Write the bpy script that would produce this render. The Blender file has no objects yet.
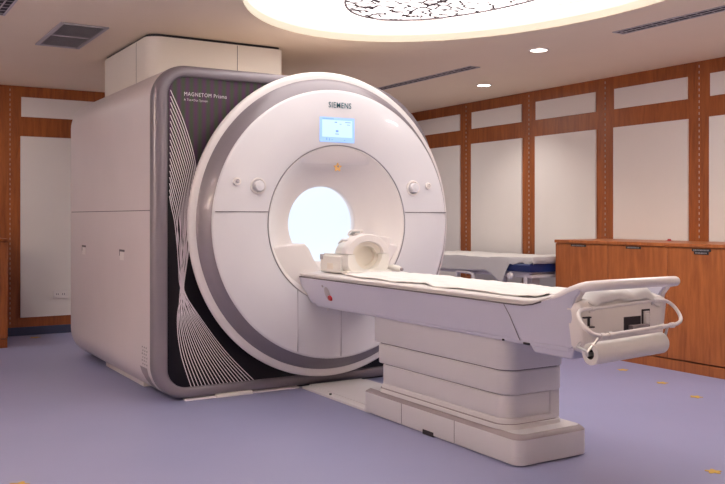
import bpy, bmesh, math, random
from mathutils import Vector, Matrix
random.seed(7)
C = bpy.context.scene.collection
PI = math.pi
LOC = {}

# ------------------------------------------------------------------ materials
def nt(name):
    m = bpy.data.materials.new(name); m.use_nodes = True
    n = m.node_tree; b = n.nodes['Principled BSDF']
    return m, n, b
def noise_bump(n, b, scale, strength, dist=0.002, coord='Object'):
    tc = n.nodes.new('ShaderNodeTexCoord'); no = n.nodes.new('ShaderNodeTexNoise')
    no.inputs['Scale'].default_value = scale; no.inputs['Detail'].default_value = 3
    bu = n.nodes.new('ShaderNodeBump'); bu.inputs['Strength'].default_value = strength; bu.inputs['Distance'].default_value = dist
    n.links.new(tc.outputs[coord], no.inputs['Vector']); n.links.new(no.outputs['Fac'], bu.inputs['Height'])
    n.links.new(bu.outputs['Normal'], b.inputs['Normal'])
    return no
def mat(name, col, rough=0.5, metal=0.0, var=0.04, vscale=3.0, bump=0.0, bscale=40, coat=0.0, spec=0.5):
    m, n, b = nt(name)
    b.inputs['Roughness'].default_value = rough; b.inputs['Metallic'].default_value = metal
    b.inputs['Coat Weight'].default_value = coat; b.inputs['Specular IOR Level'].default_value = spec
    tc = n.nodes.new('ShaderNodeTexCoord'); no = n.nodes.new('ShaderNodeTexNoise')
    no.inputs['Scale'].default_value = vscale; no.inputs['Detail'].default_value = 4
    cr = n.nodes.new('ShaderNodeValToRGB')
    cr.color_ramp.elements[0].position = 0.3; cr.color_ramp.elements[1].position = 0.7
    cr.color_ramp.elements[0].color = tuple(c*(1-var) for c in col)+(1,)
    cr.color_ramp.elements[1].color = tuple(min(1, c*(1+var)) for c in col)+(1,)
    n.links.new(tc.outputs['Object'], no.inputs['Vector']); n.links.new(no.outputs['Fac'], cr.inputs['Fac'])
    n.links.new(cr.outputs['Color'], b.inputs['Base Color'])
    if bump: noise_bump(n, b, bscale, bump)
    return m
def emis(name, col, s):
    m, n, b = nt(name)
    b.inputs['Base Color'].default_value = tuple(col)+(1,)
    b.inputs['Emission Color'].default_value = tuple(col)+(1,); b.inputs['Emission Strength'].default_value = s
    b.inputs['Roughness'].default_value = .6
    return m
def wood_mat(name, c1, c2, rough=0.38):
    m, n, b = nt(name)
    tc = n.nodes.new('ShaderNodeTexCoord'); mp = n.nodes.new('ShaderNodeMapping')
    mp.inputs['Scale'].default_value = (9, 9, 0.9)
    no = n.nodes.new('ShaderNodeTexNoise'); no.inputs['Scale'].default_value = 2.2; no.inputs['Detail'].default_value = 7; no.inputs['Distortion'].default_value = 1.2
    fine = n.nodes.new('ShaderNodeTexNoise'); fine.inputs['Scale'].default_value = 14; fine.inputs['Detail'].default_value = 4
    mx = n.nodes.new('ShaderNodeMath'); mx.operation = 'MULTIPLY_ADD'; mx.inputs[1].default_value = .35
    cr = n.nodes.new('ShaderNodeValToRGB'); cr.color_ramp.elements[0].position = .45; cr.color_ramp.elements[1].position = .85
    cr.color_ramp.elements[0].color = c1+(1,); cr.color_ramp.elements[1].color = c2+(1,)
    L = n.links.new
    L(tc.outputs['Object'], mp.inputs['Vector']); L(mp.outputs['Vector'], no.inputs['Vector']); L(mp.outputs['Vector'], fine.inputs['Vector'])
    L(fine.outputs['Fac'], mx.inputs[0]); L(no.outputs['Fac'], mx.inputs[2]); L(mx.outputs['Value'], cr.inputs['Fac'])
    L(cr.outputs['Color'], b.inputs['Base Color']); b.inputs['Roughness'].default_value = rough
    return m

M = {}
M['plastic'] = mat('scanner_white_plastic', (.74, .69, .70), .32, var=.015, coat=.15)
M['side'] = mat('scanner_side_cover', (.68, .60, .62), .42, var=.02)
M['face'] = mat('scanner_face_plastic', (.74, .71, .75), .33, var=.012, coat=.15)
M['funnel'] = mat('scanner_bore_plastic', (.84, .78, .77), .35, var=.01)
M['silver'] = mat('silver_lilac_lacquer', (.205, .175, .205), .40, metal=.18, var=.02, coat=.2)
M['seam'] = mat('dark_seam', (.12, .10, .115), .7)
M['dark'] = mat('black_rubber', (.018, .017, .022), .6)
M['line'] = mat('printed_line_grey', (.80, .72, .78), .45)
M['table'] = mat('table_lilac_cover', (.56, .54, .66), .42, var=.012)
M['column'] = mat('table_column_plastic', (.68, .645, .67), .45, var=.015)
M['trim'] = mat('table_grey_trim', (.30, .25, .27), .5)
M['cream'] = mat('cream_plastic', (.80, .74, .73), .35, var=.01)
M['coil'] = mat('coil_cream_plastic', (.80, .765, .72), .38, var=.02)
M['coil_in'] = mat('coil_inner_beige_foam', (.80, .73, .64), .75, var=.03)
M['clear'] = mat('mirror_glass', (.80, .82, .84), .15, metal=.3)
M['pad'] = mat('white_vinyl_pad', (.76, .71, .71), .5, var=.01)
M['sheet'] = mat('white_paper_sheet', (.76, .72, .71), .8, var=.02, bump=.3, bscale=60)
M['sheet2'] = mat('white_cotton_sheet', (.66, .63, .62), .9, var=.03, bump=.3, bscale=50)
M['blue'] = mat('navy_vinyl', (.012, .028, .13), .35)
M['tube'] = mat('white_painted_tube', (.80, .74, .75), .3, var=.01, coat=.2)
M['wood'] = wood_mat('warm_cherry_veneer', (.225, .055, .012), (.38, .108, .024))
M['wood2'] = wood_mat('cabinet_cherry_veneer', (.27, .072, .017), (.43, .130, .033))
M['panel'] = mat('cream_fabric_wall_panel', (.80, .74, .71), .85, var=.015, vscale=2, bump=.12, bscale=250)
M['ceiling'] = mat('ceiling_paint', (.90, .75, .58), .9, var=.01)
M['ceilwhite'] = mat('cove_cream_paint', (.50, .46, .38), .8, var=.01)
M['boxw'] = mat('duct_housing_paint', (.86, .80, .74), .6, var=.012)
M['skirt'] = mat('navy_vinyl_cove', (.045, .055, .11), .5)
M['metal'] = mat('brushed_steel', (.55, .54, .55), .35, metal=.9)
M['vent'] = mat('vent_aluminium', (.50, .45, .47), .5, var=.01)
M['ventd'] = mat('vent_dark', (.03, .022, .03), .8)
M['red'] = mat('red_button_plastic', (.45, .02, .03), .35)
M['greyp'] = mat('grey_button_plastic', (.42, .38, .42), .5)
M['yellow'] = mat('yellow_sticker', (.60, .36, .05), .6)
M['orange'] = mat('orange_sticker', (.80, .45, .15), .6)
M['letter'] = mat('petrol_blue_lettering', (.02, .12, .17), .5)
M['letterw'] = mat('white_lettering', (.75, .70, .74), .5)
M['strip'] = mat('slotted_strip_white', (.50, .40, .36), .5)
M['black'] = mat('black_label', (.01, .01, .012), .4)
M['labeltxt'] = mat('label_grey_print', (.32, .28, .28), .5)
M['wallw'] = mat('plain_wall_paint', (.55, .50, .50), .9)
M['lamp'] = emis('downlight_lens', (1, .93, .86), 9)
M['cove'] = emis('cove_luminous_ceiling', (1, .96, .90), 2.75)
M['bore'] = emis('bore_liner_glow', (.86, .92, 1.0), .70)  # liner emits by itself to imitate the lighting inside the bore
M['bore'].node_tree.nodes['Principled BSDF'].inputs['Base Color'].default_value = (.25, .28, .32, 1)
M['screen'] = emis('display_backlight', (.30, .52, .95), .42)
M['screen2'] = emis('display_window', (.50, .72, 1.0), .42)
M['screen3'] = emis('display_text', (.16, .32, .62), .5)

# floor : lavender vinyl
m, n, b = nt('lavender_vinyl_floor'); M['floor'] = m
tc = n.nodes.new('ShaderNodeTexCoord'); no = n.nodes.new('ShaderNodeTexNoise'); no.inputs['Scale'].default_value = 1.6; no.inputs['Detail'].default_value = 6
cr = n.nodes.new('ShaderNodeValToRGB'); cr.color_ramp.elements[0].position = .3; cr.color_ramp.elements[1].position = .7
cr.color_ramp.elements[0].color = (.27, .275, .455, 1); cr.color_ramp.elements[1].color = (.29, .29, .475, 1)
n.links.new(tc.outputs['Object'], no.inputs['Vector']); n.links.new(no.outputs['Fac'], cr.inputs['Fac']); n.links.new(cr.outputs['Color'], b.inputs['Base Color'])
b.inputs['Roughness'].default_value = .42; noise_bump(n, b, 30, .06)

# design panel : printed fine stripes fading to black towards the waist
m, n, b = nt('printed_design_panel'); M['design'] = m
tc = n.nodes.new('ShaderNodeTexCoord'); sp = n.nodes.new('ShaderNodeSeparateXYZ')
mr = n.nodes.new('ShaderNodeMapRange'); mr.inputs[1].default_value = 1.35; mr.inputs[2].default_value = 1.85
wv = n.nodes.new('ShaderNodeTexWave'); wv.bands_direction = 'Y'; wv.inputs['Scale'].default_value = 5.5; wv.inputs['Distortion'].default_value = .4
c1 = n.nodes.new('ShaderNodeValToRGB')
c1.color_ramp.elements[0].color = (.085, .030, .085, 1); c1.color_ramp.elements[1].color = (.045, .065, .035, 1)
mx = n.nodes.new('ShaderNodeMix'); mx.data_type = 'RGBA'; mx.inputs[6].default_value = (.006, .004, .007, 1)
L = n.links.new
L(tc.outputs['Object'], sp.inputs[0]); L(sp.outputs['Z'], mr.inputs[0]); L(tc.outputs['Object'], wv.inputs['Vector'])
L(wv.outputs['Fac'], c1.inputs['Fac']); L(mr.outputs[0], mx.inputs[0]); L(c1.outputs['Color'], mx.inputs[7]); L(mx.outputs[2], b.inputs['Base Color'])
b.inputs['Roughness'].default_value = .30; b.inputs['Specular IOR Level'].default_value = .25

# crackle lamp panel
m, n, b = nt('crackle_pattern_lamp'); M['crackle'] = m
tc = n.nodes.new('ShaderNodeTexCoord'); vo = n.nodes.new('ShaderNodeTexVoronoi'); vo.feature = 'DISTANCE_TO_EDGE'; vo.inputs['Scale'].default_value = 12
no = n.nodes.new('ShaderNodeTexNoise'); no.inputs['Scale'].default_value = 11
gt = n.nodes.new('ShaderNodeMath'); gt.operation = 'LESS_THAN'; gt.inputs[1].default_value = .085
gt2 = n.nodes.new('ShaderNodeMath'); gt2.operation = 'GREATER_THAN'; gt2.inputs[1].default_value = .455
ml = n.nodes.new('ShaderNodeMath'); ml.operation = 'MULTIPLY'
mx = n.nodes.new('ShaderNodeMix'); mx.data_type = 'RGBA'; mx.inputs[6].default_value = (1, .93, .9, 1); mx.inputs[7].default_value = (.02, .012, .015, 1)
L = n.links.new
L(tc.outputs['Object'], vo.inputs['Vector']); L(tc.outputs['Object'], no.inputs['Vector']); L(vo.outputs['Distance'], gt.inputs[0]); L(no.outputs['Fac'], gt2.inputs[0])
L(gt.outputs[0], ml.inputs[0]); L(gt2.outputs[0], ml.inputs[1]); L(ml.outputs[0], mx.inputs[0])
L(mx.outputs[2], b.inputs['Base Color']); L(mx.outputs[2], b.inputs['Emission Color']); b.inputs['Emission Strength'].default_value = 1.5

# ------------------------------------------------------------------ mesh helpers
class MB:
    def __init__(s): s.v = []; s.f = []
    def add(s, vs, fs):
        o = len(s.v); s.v += [tuple(v) for v in vs]; s.f += [[i+o for i in f] for f in fs]; return s
    def box(s, x0, x1, y0, y1, z0, z1):
        vs = [(x, y, z) for x in (x0, x1) for y in (y0, y1) for z in (z0, z1)]
        return s.add(vs, [(0, 1, 3, 2), (4, 6, 7, 5), (0, 4, 5, 1), (2, 3, 7, 6), (0, 2, 6, 4), (1, 5, 7, 3)])
    def loft(s, rings, closed=True, cap0=True, cap1=True):
        n = len(rings[0]); vs = [p for r in rings for p in r]; fs = []
        for k in range(len(rings)-1):
            for i in range(n if closed else n-1):
                j = (i+1) % n
                fs.append((k*n+i, k*n+j, (k+1)*n+j, (k+1)*n+i))
        if cap0: fs.append(tuple(range(n-1, -1, -1)))
        if cap1: fs.append(tuple((len(rings)-1)*n+i for i in range(n)))
        return s.add(vs, fs)
    def tube(s, pts, r, n=12, closed=False, cap=True):
        P = [Vector(p) for p in pts]; N = len(P); rings = []
        up = None
        for i in range(N):
            if closed: t = (P[(i+1) % N]-P[i-1]).normalized()
            else: t = (P[min(i+1, N-1)]-P[max(i-1, 0)]).normalized()
            if up is None:
                a = Vector((0, 0, 1)) if abs(t.z) < .9 else Vector((1, 0, 0)); up = (a-t*a.dot(t)).normalized()
            else: up = (up-t*up.dot(t)).normalized()
            sd = t.cross(up)
            rr = r[i] if isinstance(r, (list, tuple)) else r
            rings.append([P[i]+(up*math.cos(2*PI*k/n)+sd*math.sin(2*PI*k/n))*rr for k in range(n)])
        if closed: rings.append(rings[0])
        return s.loft(rings, True, cap and not closed, cap and not closed)
    def rev(s, prof, ax, c, n=72, a0=0, a1=2*PI):
        # prof : (r, h) revolved round axis ax ('X','Y','Z') through c
        full = abs(a1-a0-2*PI) < 1e-6; m_ = n if full else n+1
        def pt(r, h, a):
            u, w = r*math.cos(a), r*math.sin(a)
            return {'X': (h, c[0]+u, c[1]+w), 'Y': (c[0]+u, h, c[1]+w), 'Z': (c[0]+u, c[1]+w, h)}[ax]
        vs = []; fs = []
        for (r, h) in prof:
            for i in range(m_): vs.append(pt(r, h, a0+(a1-a0)*i/n))
        for k in range(len(prof)-1):
            for i in range(n):
                j = (i+1) % m_
                fs.append((k*m_+i, k*m_+j, (k+1)*m_+j, (k+1)*m_+i))
        return s.add(vs, fs)
    def disc(s, r, h, ax, c, n=48): return s.rev([(0.0001, h), (r, h)], ax, c, n)
def obj(name, mb, m, parent=None, smooth=True, bevel=0, seg=2, ang=35, kind=None, label=None, loc=None, mats=None):
    me = bpy.data.meshes.new(name)
    base = Vector(LOC.get(parent, (0, 0, 0))) if parent else Vector(loc or (0, 0, 0))
    me.from_pydata([Vector(v)-base for v in mb.v], [], mb.f); me.validate()
    bm = bmesh.new(); bm.from_mesh(me); bmesh.ops.remove_doubles(bm, verts=bm.verts, dist=1e-5)
    bmesh.ops.recalc_face_normals(bm, faces=bm.faces); bm.to_mesh(me); bm.free()
    me.materials.append(m if not isinstance(m, str) else M[m])
    o = bpy.data.objects.new(name, me); C.objects.link(o)
    if parent: o.parent = parent
    else: o.location = base
    if parent: LOC[o] = tuple(base)
    else: LOC[o] = tuple(base)
    if bevel:
        md = o.modifiers.new('Bevel', 'BEVEL'); md.width = bevel; md.segments = seg; md.limit_method = 'ANGLE'; md.angle_limit = math.radians(40)
    if smooth:
        for p in me.polygons: p.use_smooth = True
        bm = bmesh.new(); bm.from_mesh(me)
        for e in bm.edges:
            if len(e.link_faces) == 2 and e.calc_face_angle(0) > math.radians(ang): e.smooth = False
        bm.to_mesh(me); bm.free()
    if kind: o['kind'] = kind
    if label: o['label'] = label
    return o
def each(name, mb, m, parent=None, **k):
    # one object per connected piece
    n = len(mb.v); par = list(range(n))
    def find(a):
        while par[a] != a: par[a] = par[par[a]]; a = par[a]
        return a
    for f in mb.f:
        for i in f[1:]: par[find(i)] = find(f[0])
    comp = {}
    for f in mb.f: comp.setdefault(find(f[0]), []).append(f)
    out = []
    for fs in comp.values():
        ids = sorted({i for f in fs for i in f}); mp_ = {v: i for i, v in enumerate(ids)}
        out.append(obj(name, MB().add([mb.v[i] for i in ids], [[mp_[i] for i in f] for f in fs]), m, parent, **k))
    return out
def tag(o, label, cat, group=None):
    o['label'] = label; o['category'] = cat
    if group: o['group'] = group
    return o
def thing(name, label, cat, loc, group=None):
    o = bpy.data.objects.new(name, None); o.empty_display_size = .1; C.objects.link(o); o.location = loc
    LOC[o] = tuple(loc); return tag(o, label, cat, group)
def struct(name, mb, m, parent=None, **k):
    return obj(name, mb, m, parent, kind='structure', **k)
def rrect(y0, y1, z0, z1, r, n=10, mode='YZ'):
    if not isinstance(r, (list, tuple)): r = [r]*4      # order: (y0,z0),(y1,z0),(y1,z1),(y0,z1)
    out = []
    cs = [(y0+r[0], z0+r[0], PI, r[0]), (y1-r[1], z0+r[1], 1.5*PI, r[1]), (y1-r[2], z1-r[2], 0, r[2]), (y0+r[3], z1-r[3], .5*PI, r[3])]
    for cy, cz, a, rr in cs:
        for k in range(n+1): out.append((cy+rr*math.cos(a+.5*PI*k/n), cz+rr*math.sin(a+.5*PI*k/n)))
    return out
def bez(p, t):
    # Catmull-Rom through list p
    n = len(p)-1; s = min(int(t*n), n-1); u = t*n-s
    P = [p[max(s-1, 0)], p[s], p[s+1], p[min(s+2, n)]]
    return tuple(.5*((2*b)+(-a+c)*u+(2*a-5*b+4*c-d)*u*u+(-a+3*b-3*c+d)*u**3) for a, b, c, d in zip(*P))
def text_mesh(body, size, xscale=1, bold=0.0):
    cu = bpy.data.curves.new('t', 'FONT'); cu.space_character = 1.12; cu.body = body; cu.size = size; cu.offset = bold; cu.resolution_u = 3
    o = bpy.data.objects.new('t', cu); C.objects.link(o)
    dg = bpy.context.evaluated_depsgraph_get(); me = bpy.data.meshes.new_from_object(o.evaluated_get(dg))
    vs = [(v.co.x*xscale, v.co.y) for v in me.vertices]; fs = [list(p.vertices) for p in me.polygons]
    bpy.data.objects.remove(o); bpy.data.meshes.remove(me)
    return vs, fs
def text_on_x(body, size, X, y, z, h_w=None, bold=0.0, shear=0.0):
    # text facing +X, left edge at y, baseline z, optionally fitted to total width h_w
    vs, fs = text_mesh(body, size, 1, bold)
    w = max(v[0] for v in vs); k = (h_w/w) if h_w else 1
    return MB().add([(X, y+v[0]*k, z+v[1]+shear*v[0]*k) for v in vs], fs)
def text_on_y(body, size, Y, x, z, w=None):
    # text facing -Y (read from the room), left edge at x
    vs, fs = text_mesh(body, size)
    W = max(v[0] for v in vs); k = (w/W) if w else 1
    return MB().add([(x+v[0]*k, Y, z+v[1]) for v in vs], fs)

# ------------------------------------------------------------------ room
XB, XF, YL, YR, ZC = -9.25, 1.6, -2.6, 6.27, 2.525
struct('floor', MB().box(XB-.1, XF+.1, YL-.1, YR+.1, -.1, 0), 'floor', smooth=False)
# ceiling with an oval recess
OC = (-3.85, 3.12); OA, OB = 1.74, 1.235
def ell(a, b, k, c=OC): return (c[0]+a*math.cos(k), c[1]+b*math.sin(k))
def ceiling():
    angs = [2*PI*i/96 for i in range(96)]
    for cx, cy in ((XB, YL), (XF, YL), (XF, YR), (XB, YR)):
        angs.append(math.atan2((cy-OC[1])/OB, (cx-OC[0])/OA) % (2*PI))
    angs.sort(); n = len(angs); inner = []; outer = []
    for a in angs:
        x, y = ell(OA, OB, a); dx, dy = x-OC[0], y-OC[1]
        ts = []
        if dx > 1e-9: ts.append((XF-OC[0])/dx)
        if dx < -1e-9: ts.append((XB-OC[0])/dx)
        if dy > 1e-9: ts.append((YR-OC[1])/dy)
        if dy < -1e-9: ts.append((YL-OC[1])/dy)
        t = min(ts); inner.append((x, y)); outer.append((OC[0]+dx*t, OC[1]+dy*t))
    mb = MB()
    rings = [[(x, y, ZC) for x, y in outer], [(x, y, ZC) for x, y in inner], [(x, y, ZC+.040) for x, y in inner],
             [(x, y, ZC+.25) for x, y in outer]]
    rings[3] = [(x, y, ZC+.040) for x, y in outer]
    mb.loft([rings[1], rings[0], rings[3], rings[2], rings[1]], True, False, False)
    return struct('ceiling', mb, 'ceiling', smooth=False)
ceiling()
# cream lip of the recess + recess sides
mb = MB(); N = 96
A = [2*PI*i/N for i in range(N)]
def er(a, b, z, c=OC): return [ell(a, b, k, c)+(z,) for k in A]
mb.loft([er(OA-.002, OB-.002, ZC+.002), er(OA-.004, OB-.004, ZC+.050), er(OA+.15, OB+.15, ZC+.050), er(OA+.15, OB+.15, ZC+.042), er(OA-.002, OB-.002, ZC+.042)], True, False, False)
struct('trim_1', mb, 'ceilwhite', ang=30)
mb = MB().loft([er(OA+.15, OB+.15, ZC+.051), er(OA+.15, OB+.15, ZC+.22), er(OA+.19, OB+.19, ZC+.22), er(OA+.19, OB+.19, ZC+.051), er(OA+.15, OB+.15, ZC+.051)], True, False, False)
struct('trim_2', mb, 'wallw', ang=30)
mb = MB(); mb.loft([er(OA+.15, OB+.15, ZC+.20), er(.5, .3, ZC+.20)], True, False, True)
mb.loft([er(OA+.15, OB+.15, ZC+.22), er(.5, .3, ZC+.22)], True, False, True)
t = thing('cove_light', 'large oval recessed luminous ceiling light above the patient table', 'ceiling light', (OC[0], OC[1], ZC+.2))
obj('luminous_ceiling', mb, 'cove', t, smooth=False)
# hanging crackle drum
DC = (-3.84, 3.13); DA, DB = 1.12, .585
t = thing('ceiling_lamp', 'oval glowing ceiling lamp with dark crackle pattern hanging in the oval recess', 'ceiling lamp', (DC[0], DC[1], ZC+.06))
def drum(x): return [((1-(1-x)**2)**.5) if False else 0]
rings = []
for k in range(7):
    s = 1-k/6*.75; rings.append(er(DA*s, DB*s, ZC+.03-.02*(1-s*s), DC))
obj('patterned_diffuser', MB().loft(rings, True, False, True), 'crackle', t)
obj('rim', MB().loft([er(DA, DB, ZC+.022, DC), er(DA+.014, DB+.014, ZC+.022, DC), er(DA+.014, DB+.014, ZC+.05, DC), er(DA, DB, ZC+.05, DC), er(DA, DB, ZC+.022, DC)], True, False, False), 'trim', t)
obj('backing', MB().loft([er(DA, DB, ZC+.045, DC), er(DA, DB, ZC+.040, DC)], True, True, True), 'ceilwhite', t)
for sx in (-.6, .6):
    obj('hanger_rod', MB().tube([(DC[0]+sx, DC[1], ZC+.05), (DC[0]+sx, DC[1], ZC+.20)], .006, 8), 'metal', t)

def wall_x(name, X, y0, y1, sgn):   # wall normal along X
    a, b_ = sorted((X, X-sgn*.1)); return struct(name, MB().box(a, b_, y0, y1, 0, ZC+.05), 'wood' if sgn > 0 and X < 0 else 'wallw', smooth=False)
wl = struct('wall_left', MB().box(XB-.1, XB, YL, YR+.1, 0, ZC), 'wood', smooth=False)
wr = struct('wall_right', MB().box(XB, XF, YR, YR+.1, 0, ZC), 'wood', smooth=False)
struct('wall_back', MB().box(XB-.1, XF, YL-.1, YL, 0, ZC), 'wallw', smooth=False)
struct('wall_front', MB().box(XF, XF+.1, YL-.1, YR+.1, 0, ZC), 'wallw', smooth=False)
# right wall panels between the wooden pillars
piers = [(-8.043, -7.818), (-6.976, -6.754), (-5.925, -5.687), (-4.872, -4.643), (-3.80, -3.57), (-2.74, -2.51), (-1.68, -1.45), (-.62, -.39), (.44, .67)]
xs = [XB+.06]+[v for p in piers for v in p]+[XF-.05]
for i in range(0, len(xs), 2):
    a, b_ = xs[i], xs[i+1]
    struct('wall_panel', MB().box(a, b_, YR-.012, YR+.01, 2.216, 2.406), 'panel', wr, smooth=False)
    struct('wall_panel', MB().box(a, b_, YR-.012, YR+.01, .19, 2.035), 'panel', wr, smooth=False)
    struct('panel_edging', MB().box(a-.008, a, YR-.016, YR, .182, 2.043).box(b_, b_+.008, YR-.016, YR, .182, 2.043).box(a, b_, YR-.016, YR, .182, .19).box(a, b_, YR-.016, YR, 2.035, 2.043), 'cream', wr, smooth=False)
for a, b_ in piers:
    mb = MB(); c = (a+b_)/2; z = .12
    while z < 2.47: mb.box(c-.003, c+.003, YR-.006, YR, z, z+.022); z += .05
    struct('slotted_strip', mb, 'strip', wr, smooth=False)
# left wall panels
lp = [(1.608, 2.66), (2.90, 3.95), (4.19, 5.24), (5.48, YR-.05), (.33, 1.375), (-.95, .09), (-2.2, -1.19)]
for a, b_ in lp:
    struct('wall_panel', MB().box(XB-.01, XB+.012, a, b_, 2.216, 2.415), 'panel', wl, smooth=False)
    struct('wall_panel', MB().box(XB-.01, XB+.012, a, b_, .19, 2.010), 'panel', wl, smooth=False)
    struct('panel_edging', MB().box(XB, XB+.016, a-.008, a, .182, 2.018).box(XB, XB+.016, b_, b_+.008, .182, 2.018).box(XB, XB+.016, a, b_, .182, .19).box(XB, XB+.016, a, b_, 2.010, 2.018), 'cream', wl, smooth=False)
for c in (1.502, 2.78, 4.07, 5.36, .21):
    mb = MB(); z = .12
    while z < 2.47: mb.box(XB, XB+.006, c-.003, c+.003, z, z+.022); z += .05
    struct('slotted_strip', mb, 'strip', wl, smooth=False)
struct('baseboard_left', MB().box(XB, XB+.014, YL, YR, 0, .085), 'skirt', bevel=.004)
struct('baseboard_right', MB().box(XB+.014, XF, YR-.014, YR, 0, .085), 'skirt', bevel=.004)

# ------------------------------------------------------------------ ceiling fittings
def downlight(x, y, label):
    t = thing('downlight', label, 'downlight', (x, y, ZC), 'recessed round downlights')
    obj('trim_ring', MB().rev([(.062, ZC-.001), (.066, ZC-.006), (.078, ZC-.005), (.080, ZC)], 'Z', (x, y), 40), 'cream', t)
    obj('lens', MB().rev([(.0001, ZC-.004), (.063, ZC-.004)], 'Z', (x, y), 40), 'lamp', t)
    ld = bpy.data.lights.new('downlight_lamp', 'SPOT'); ld.energy = 45; ld.spot_size = math.radians(125); ld.spot_blend = .8; ld.shadow_soft_size = .06; ld.color = (1, .93, .86)
    lo = bpy.data.objects.new('downlight_lamp', ld); C.objects.link(lo); lo.parent = t; lo.location = (0, 0, -.02)
downlight(-5.10, 4.76, 'nearer round recessed downlight on the ceiling, the right one of the two')
downlight(-6.75, 5.56, 'farther round recessed downlight on the ceiling, the left one of the two')
# unseen fill lights at ceiling height, added to balance the room light
for x, y, e in ((-3.4, 5.0, 20), (-4.2, -.2, 4), (-5.9, -.6, 10), (-7.9, 4.6, 18), (-8.4, .6, 11)):
    ld = bpy.data.lights.new('fill_light', 'AREA'); ld.shape = 'DISK'; ld.size = .30; ld.energy = e; ld.color = (1, .96, .91)
    lo = bpy.data.objects.new('fill_light', ld); C.objects.link(lo); lo.location = (x, y, ZC-.01)
# added fill lights out of view, aimed up to brighten the ceiling
for x, y, e in ((-3.0, -2.3, 215), (1.2, 4.5, 55)):
    ld = bpy.data.lights.new('fill_uplight', 'AREA'); ld.size = .4; ld.energy = e; ld.color = (1, .95, .88)
    lo = bpy.data.objects.new('fill_uplight', ld); C.objects.link(lo); lo.location = (x, y, 1.9); lo.rotation_euler = (PI, 0, 0)
def slot_vent(x0, x1, y0, y1, label):
    t = thing('slot_vent', label, 'air vent', ((x0+x1)/2, (y0+y1)/2, ZC), 'long slot vents in the ceiling')
    f = MB(); w = .014
    f.box(x0, x1, y0, y0+w, ZC-.006, ZC).box(x0, x1, y1-w, y1, ZC-.006, ZC).box(x0, x0+w, y0+w, y1-w, ZC-.006, ZC).box(x1-w, x1, y0+w, y1-w, ZC-.006, ZC)
    ym = (y0+y1)/2; f.box(x0+w, x1-w, ym-.004, ym+.004, ZC-.006, ZC)
    obj('frame', f, 'vent', t, smooth=False)
    obj('slot', MB().box(x0+w, x1-w, y0+w, ym-.004, ZC-.002, ZC).box(x0+w, x1-w, ym+.004, y1-w, ZC-.002, ZC), 'ventd', t, smooth=False)
    s = MB(); x = x0+.05
    while x < x1-.03: s.box(x, x+.005, y0+w, y1-w, ZC-.004, ZC-.002); x += .09
    each('deflector', s, 'vent', t, smooth=False)
slot_vent(-7.9, -5.95, 4.745, 4.86, 'long dark slot air vent in the ceiling behind the top of the scanner')
slot_vent(-4.33, -2.6, 4.745, 4.86, 'long dark slot air vent in the ceiling at the top right corner')
slot_vent(-6.05, -4.2, .83, .95, 'dark slot air vent at the far top left corner of the ceiling')
t = thing('ceiling_grille', 'square slatted air grille in the ceiling left of the duct housing', 'air vent', (-6.49, 1.47, ZC))
gx0, gx1, gy0, gy1 = -6.93, -6.06, 1.305, 1.635
f = MB(); w = .028
f.box(gx0, gx1, gy0, gy0+w, ZC-.01, ZC).box(gx0, gx1, gy1-w, gy1, ZC-.01, ZC).box(gx0, gx0+w, gy0+w, gy1-w, ZC-.01, ZC).box(gx1-w, gx1, gy0+w, gy1-w, ZC-.01, ZC)
f.box((gx0+gx1)/2-.012, (gx0+gx1)/2+.012, gy0+w, gy1-w, ZC-.01, ZC)
obj('frame', f, 'vent', t, bevel=.003)
obj('backing', MB().box(gx0+w, gx1-w, gy0+w, gy1-w, ZC-.002, ZC), 'ventd', t, smooth=False)
s = MB(); x = gx0+.045
while x < gx1-.05:
    s.add([(x, gy0+w, ZC-.002), (x, gy1-w, ZC-.002), (x+.014, gy1-w, ZC-.009), (x+.014, gy0+w, ZC-.009), (x+.003, gy0+w, ZC-.001), (x+.003, gy1-w, ZC-.001), (x+.017, gy1-w, ZC-.008), (x+.017, gy0+w, ZC-.008)],
          [(0, 1, 2, 3), (4, 7, 6, 5), (0, 4, 5, 1), (3, 2, 6, 7), (0, 3, 7, 4), (1, 5, 6, 2)]); x += .030
each('slat', s, 'vent', t, smooth=False)

# ------------------------------------------------------------------ duct housing above the magnet
t = thing('duct_housing', 'white boxed duct housing on top of the scanner reaching the ceiling', 'duct housing', (-6.65, 2.46, 2.185))
prof = rrect(-7.26, -6.07, 1.915, 2.985, [.03, .10, .03, .03], 8)
obj('housing', MB().loft([[(x, y, z) for x, y in prof] for z in (2.185, 2.505)]), 'boxw', t, ang=30)
prof2 = rrect(-7.245, -6.085, 1.93, 2.97, [.03, .09, .03, .03], 8)
obj('shadow_gap', MB().loft([[(x, y, z) for x, y in prof2] for z in (2.505, 2.5245)]), 'ventd', t, ang=30)
each('panel_joint', MB().box(-6.0705, -6.0685, 2.60, 2.604, 2.19, 2.50).box(-6.36, -6.357, 1.9135, 1.9155, 2.19, 2.50), 'seam', t, smooth=False)

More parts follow.
